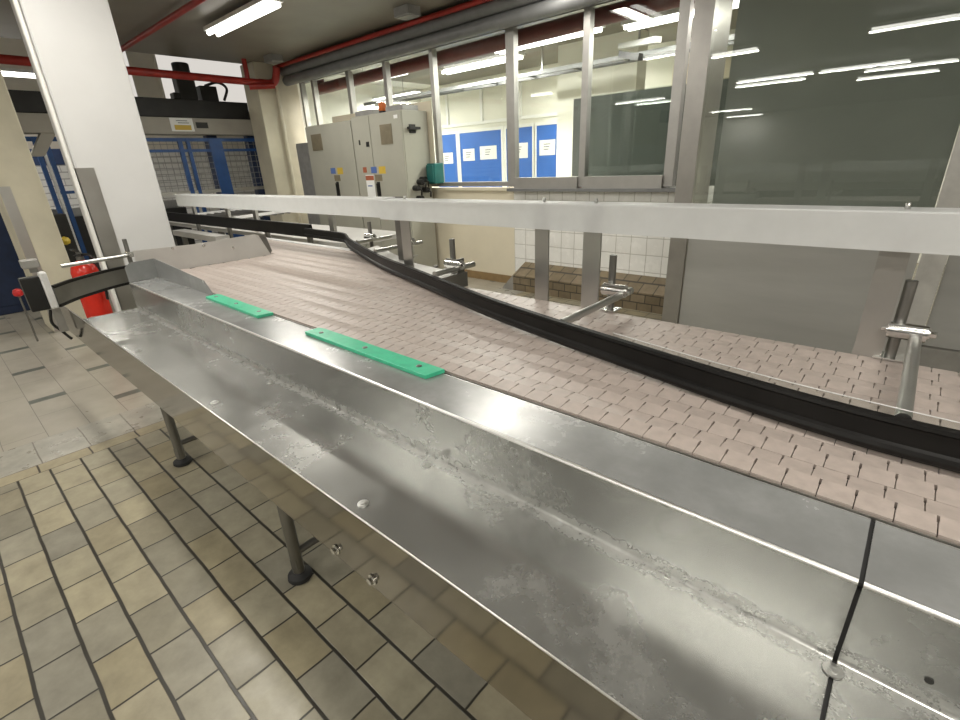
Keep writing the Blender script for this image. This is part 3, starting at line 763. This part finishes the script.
# ------------------------------------------------------------------ lamps
def lamp(x, y, z, label, name='ceiling_light', ln=1.5, energy=60, group='fluorescent lamps of the hall', tubes=(-.05, .05)):
    t = thing(name, (x, y, z), label, 'lamp', group)
    MB().box(x-ln/2, x+ln/2, y-.09, y+.09, z+.035, z+.075).build('housing', 'lamp_housing', t, bevel=.004)
    MB().tube((x-.3, y, z+.075), (x-.3, y, 3.05 if z < 3 else z+.08), .006, 6).build('hanger', 'rod_steel', t)
    MB().tube((x+.3, y, z+.075), (x+.3, y, 3.05 if z < 3 else z+.08), .006, 6).build('hanger', 'rod_steel', t)
    for dy in tubes: MB().tube((x-ln/2+.03, y+dy, z+.015), (x+ln/2-.03, y+dy, z+.015), .022, 10).build('tube', 'tube_light', t)
    la = bpy.data.lights.new('lamp_glow', 'AREA'); la.shape = 'RECTANGLE'; la.size = ln; la.size_y = .16; la.energy = energy
    la.color = (1.0, .955, .87); la.spread = PI
    lo = bpy.data.objects.new('lamp_glow', la); COL.objects.link(lo); lo.parent = t; lo.location = (0, 0, -.012)
    return t
def lampd(root, loc, label):
    return dup(root, loc, label)
E0 = 30
l0 = lamp(-5.85, 2.92, 2.93, 'fluorescent ceiling lamp at top left above the white column', energy=E0)
near = lamp(-8.1, -1.4, 2.93, 'hall lamp behind camera, far left of near row', energy=23)
for x, la in ((-3.3, 'hall lamp behind camera, left of near row'), (-.4, 'hall lamp behind camera, middle of near row'), (2.5, 'hall lamp behind camera, right of near row')): lampd(near, (x, -1.32, 2.93), la)
hall = [
        (-3.2, -5.3, 2.93, 'hall lamp behind camera, reflected upper left in glass door'), (-3.5, -6.2, 2.93, 'hall lamp behind camera, reflected lower left in glass door'), (-1.6, -5.35, 2.93, 'hall lamp behind camera, reflected centre in glass door'),
        (-.9, -6.2, 2.93, 'hall lamp behind camera, reflected upper right in glass door'), (-1.2, -7.75, 2.93, 'hall lamp behind camera, reflected lower right in glass door'), (-7.0, -5.5, 2.93, 'hall lamp behind camera at the far left'),
        (-3.3, .8, 2.93, 'added fill lamp above the trays, unseen overhead'), (.9, .6, 2.93, 'added fill lamp above the camera, unseen overhead'), (-6.6, -14.1, 2.93, 'distant hall lamp behind camera, reflected low left in glass door'), (-7.2, -18.3, 2.93, 'farthest hall lamp behind camera near the end wall'),  # the two overhead lamps are added fill, unseen, to brighten the white column
        (-9.9, 1.1, 2.84, 'fluorescent lamp at left edge beyond the cream pillar')]
for x, y, z, la in hall: lampd(l0, (x, y, z), la)
[o for o in COL.objects if o.get('label', '').startswith('fluorescent lamp at left edge')][0].rotation_euler = (0, 0, PI/2)
l1 = lamp(0, 0, 2.93, 'wide twin fluorescent lamp above the far side of the conveyor, out of frame', energy=22, group=None, tubes=(-.12, .12))
l1.location = (-2.95, 3.7, 2.93); l1.rotation_euler = (0, 0, PI/2)
b0 = lamp(-7.05, 5.55, 2.74, 'back room fluorescent lamp above the electrical cabinets', energy=44, group='fluorescent lamps of the back room')
for x, y, z, la in ((-5.3, 6.1, 2.74, 'back room fluorescent lamp above the blue boards'), (-3.85, 5.62, 2.74, 'back room fluorescent lamp between the middle mullions'), (-2.2, 5.85, 2.74, 'back room fluorescent lamp above the dark glass board'), (-.2, 6.0, 2.74, 'back room fluorescent lamp behind the door'), (-8.6, 7.2, 2.74, 'back room fluorescent lamp at far left'), (-4.6, 7.6, 2.74, 'back room fluorescent lamp near the far wall')):
    lampd(b0, (x, y, z), la)

# ------------------------------------------------------------------ back room
struct(MB().box(-9.3, -9.2, 4.95, 8.5, 0, 4.0).build('wall_back_left', 'back_wall'))
struct(MB().box(-9.2, -8.6, 4.95, 8.5, 3.05, 3.3).build('ceiling_back', 'wall_white'))
for i, (xa, xb, la) in enumerate(((-8.75, -8.11, 'narrow blue board, leftmost in the back room'), (-8.0, -6.83, 'wide blue board with two notices in the back room'), (-6.70, -6.05, 'blue board split by the thick window mullion'), (-5.95, -5.42, 'narrow blue board, rightmost in the back room'))):
    b = thing('blue_board', ((xa+xb)/2, 8.45, .6), la, 'board', 'blue boards in the back room')
    MB().box(xa, xb, 8.44, 8.47, .6, 2.06).build('panel', 'blue_board', b)
    f = MB().box(xa-.06, xa, 8.43, 8.5, .6, 2.12); f.box(xb, xb+.06, 8.43, 8.5, .6, 2.12); f.box(xa, xb, 8.43, 8.5, 2.06, 2.12)
    f.build('frame', 'paper', b)
for xa, xb, za, zb, la in ((-8.6, -8.24, 1.46, 1.69, 'white notice on the leftmost blue board'), (-7.92, -7.58, 1.5, 1.74, 'left white notice on the wide blue board'), (-7.42, -6.96, 1.51, 1.77, 'right white notice on the wide blue board'), (-6.60, -6.16, 1.5, 1.78, 'white notice on the blue board at the mullion'), (-5.88, -5.52, 1.53, 1.8, 'white notice on the rightmost blue board')):
    n = MB().box(xa, xb, 8.434, 8.439, za, zb); n.cur = 1
    for q in range(3): n.box((xa+xb)/2-.08, (xa+xb)/2+.07-.02*q, 8.4325, 8.434, zb-.08-q*.045, zb-.066-q*.045)
    tag(n.build('paper_notice', ['paper', 'ink']), la, 'notice', 'notices on the blue boards')
gp = MB()
for x in (-8.4, -7.4, -6.4, -5.4, -4.9): gp.box(x, x+.06, 8.46, 8.5, 2.25, 2.95)
gp.box(-9, -4.5, 8.46, 8.5, 2.2, 2.26)
struct(gp.build('trim_6', 'paper'))
struct(MB().box(-4.75, -3.45, 7.3, 7.6, 0, 3.05).build('column', 'back_wall'))
struct(MB().box(-3.4, -2.5, 8.44, 8.5, 1.0, 2.7).build('trim_7', 'wall_cream'))
db_ = thing('glass_board', (-2.6, 5.3, 0), 'dark grey green glass board standing behind the right windows', 'board')
MB().box(-3.03, -1.3, 5.30, 5.31, .3, 2.075).build('glass_panel', 'green_glass', db_)
MB().box(-3.25, -1.3, 5.33, 5.35, .3, 2.07).build('backing', 'board_dark', db_)
MB().box(-3.25, -1.3, 5.29, 5.36, 0, .3).build('base', 'frame_steel', db_)
ct = thing('cable_tray', (-3, 5.9, 2.5), 'slim metal cable tray hanging in the back room below the lamps', 'cable tray')
m = MB().box(-8.5, 0, 6.35, 6.4, 2.55, 2.6); m.box(-8.5, 0, 6.6, 6.65, 2.55, 2.6)
m.build('side_bar', 'duct_grey', ct)
for k in range(12): MB().box(-8.3+k*.72, -8.26+k*.72, 6.4, 6.6, 2.56, 2.58).build('rung', 'duct_grey', ct)
for x in (-7.9, -4.5, -1.0): MB().box(x, x+.02, 6.49, 6.51, 2.56, 3.05).build('hanger', 'rod_steel', ct)
pj = thing('ceiling_bracket', (-2.9, 6.2, 2.6), 'white bracket with black clamp under the back room ceiling', 'bracket')
MB().bar((-3.3, 6.5, 2.72), (-2.7, 6.2, 2.66), .1, .06).build('arm', 'paper', pj)
MB().bar((-3.15, 6.2, 2.58), (-2.85, 6.1, 2.50), .07, .07).build('clamp', 'black_plastic', pj)
MB().tube((-3.0, 6.35, 2.7), (-3.0, 6.35, 3.05), .015, 8).build('hanger', 'rod_steel', pj)

# ------------------------------------------------------------------ gantry machine and blue fence at far left
gm = thing('gantry_machine', (-9.2, 2.7, 0), 'large gantry machine with black top beam and grey beam behind the white column', 'machine')
MB().box(-9.35, -9.05, .6, 4.35, 2.30, 2.56).build('black_beam', 'beam_black', gm, bevel=.01)
MB().box(-9.3, -9.0, 4.3, 4.75, 2.30, 2.42).build('beam_end', 'beam_black', gm, bevel=.01)
MB().box(-9.30, -9.0, .6, 4.85, 2.06, 2.295).build('grey_beam', 'beam_grey', gm, bevel=.005)
hd = MB().box(-9.3, -9.1, 3.33, 3.60, 2.56, 2.95); hd.tube((-9.2, 3.47, 2.9), (-9.2, 3.47, 3.08), .12, 16); hd.box(-9.28, -9.12, 3.24, 3.40, 2.56, 2.66)
hd.build('drive_head', 'beam_black', gm, bevel=.02)
h2 = MB().box(-9.28, -9.12, 3.66, 3.92, 2.56, 2.78); h2.path([tuple(p) for p in spline([(-9.15, 3.75, 2.78), (-9.12, 3.95, 2.84), (-9.12, 4.08, 2.76), (-9.12, 4.0, 2.58)], 6)], .022, 8)
h2.build('cable_head', 'beam_black', gm, bevel=.02)
lb1 = MB().box(-9.0, -8.995, 3.05, 3.38, 2.10, 2.29); lb1.cur = 1; lb1.box(-8.996, -8.993, 3.10, 3.34, 2.12, 2.19); lb1.cur = 2; lb1.box(-8.995, -8.992, 3.16, 3.32, 2.215, 2.225); lb1.box(-8.995, -8.992, 3.14, 3.30, 2.245, 2.255)
lb1.build('warning_label', ['paper', 'sticker_yellow', 'ink'], gm)
lb2 = MB().box(-9.0, -8.995, 3.42, 3.60, 2.15, 2.235)
lb2.build('dark_plate', 'beam_black', gm)
for y in (.7, 3.62, 4.3):
    MB().box(-9.35, -9.2, y, y+.16, 0, 2.06).build('leg', 'blue_dark', gm)
MB().prism([(-9.02, 1.46, 2.06), (-9.02, 1.62, 2.06), (-9.02, 1.42, 1.78), (-9.02, 1.28, 1.78)], (-.2, 0, 0)).build('bracket', 'beam_grey', gm)
def fence(y0, y1, label):
    f = thing('safety_fence', (-8.9, (y0+y1)/2, 0), label, 'fence', None)
    return f
f1 = fence(2.5, 4.9, 'blue safety fence with tall posts beneath the gantry beam')
for y, w in ((3.06, .06), (3.18, .05)): MB().box(-8.95, -8.90, y, y+w, 0, 2.0).build('post', 'blue_frame', f1)
for y, w in ((3.56, .2), (4.3, .14)): MB().bar((-8.93, y+.1, 0), (-8.93, y+.06, 2.0), .05, w, up=(0, 1, 0)).build('post', 'blue_frame', f1)
MB().box(-8.95, -8.91, 4.74, 4.80, 0, 2.0).build('post', 'blue_dark', f1)
r = MB().box(-8.94, -8.91, 2.4, 4.8, 1.95, 2.0); r.build('top_rail', 'blue_frame', f1)
MB().box(-8.94, -8.91, 2.4, 4.3, 1.80, 1.84).build('middle_rail', 'blue_frame', f1)
MB().box(-8.94, -8.91, 2.4, 4.8, 1.18, 1.23).build('lower_rail', 'frame_steel', f1)
me_ = MB()
for k in range(26):
    y = 2.45+k*.09; me_.tube((-8.925, y, 1.2), (-8.925, y, 1.95), .004, 4)
for k in range(8):
    z = 1.28+k*.09; me_.tube((-8.925, 2.4, z), (-8.925, 4.8, z), .004, 4)
me_.build('mesh_panel', 'tray_grey', f1)
f2 = fence(1.2, 2.0, 'blue safety fence posts seen between the cream pillar and white column')
for y in (1.42, 1.54): MB().box(-9.6, -9.55, y, y+.055, 0, 2.05).build('post', 'blue_frame', f2)
MB().tube((-9.56, 1.51, .0), (-9.56, 1.51, 1.98), .02).build('white_pipe', 'white_plastic', f2)
MB().box(-9.6, -9.56, 1.2, 2.3, 1.99, 2.05).build('top_rail', 'blue_frame', f2)
MB().box(-9.6, -9.56, 1.5, 2.3, 1.28, 1.32).build('middle_rail', 'blue_frame', f2)
cbm = MB().box(-10.6, -10.4, 1.0, 2.6, 1.70, 1.93)
ob = thing('blue_beam', (-10.5, 1.8, 0), 'dark blue horizontal beam in front of the white brick wall', 'beam')
cbm.build('beam', 'blue_dark', ob)
for y in (1.0, 2.5): MB().box(-10.6, -10.4, y, y+.1, 0, 1.70).build('leg', 'blue_dark', ob)
# dim machinery under the fence
lm = thing('floor_machine', (-9.9, 2.0, 0), 'dark low machine on the floor at the white brick wall', 'machine')
MB().box(-10.2, -9.7, 1.0, 3.2, 0, .95).build('body', 'beam_black', lm, bevel=.01)
MB().box(-10.15, -9.75, 1.1, 3.1, .95, 1.08).build('top', 'tray_grey', lm, bevel=.01)
# upper windows of the far wall
for k, (y0, y1) in enumerate(((2.2, 3.6), (4.1, 5.8))):
    w = struct(MB().box(XL, XL+.03, y0-.05, y1+.05, 2.55, 3.75).build('window_%d' % (8+k), 'far_wall'))
    MB().box(XL+.03, XL+.035, y0, y1, 2.6, 3.7).build('pane', 'daylight_panel', w)

# ------------------------------------------------------------------ camera, world, view
RT = Vector((0.73804, 0.67317, 0.04194)); 
cam = bpy.data.cameras.new('camera'); co = bpy.data.objects.new('camera', cam); COL.objects.link(co)
CAMV = [(0.749683, 0.660467, -0.041949), (-0.221249, 0.309865, 0.92468), (-0.623719, 0.683935, -0.378428)]
rt, up, fw = [Vector(v) for v in CAMV]
M = Matrix((rt, up, -fw)).transposed().to_4x4(); M.translation = (0, 0, 1.45)
co.matrix_world = M
cam.sensor_width = 36; cam.lens = 482/960*36; cam.clip_start = .02
sc.camera = co
w = bpy.data.worlds.new('world'); sc.world = w; w.use_nodes = True
bg = w.node_tree.nodes['Background']; bg.inputs[0].default_value = (.9, .95, 1, 1); bg.inputs[1].default_value = .05
sc.view_settings.view_transform = 'Standard'; sc.view_settings.look = 'None'; sc.view_settings.gamma = 1
sc.view_settings.exposure = 0.34
for o in bpy.data.objects:
    if '_loc' in o: del o['_loc']
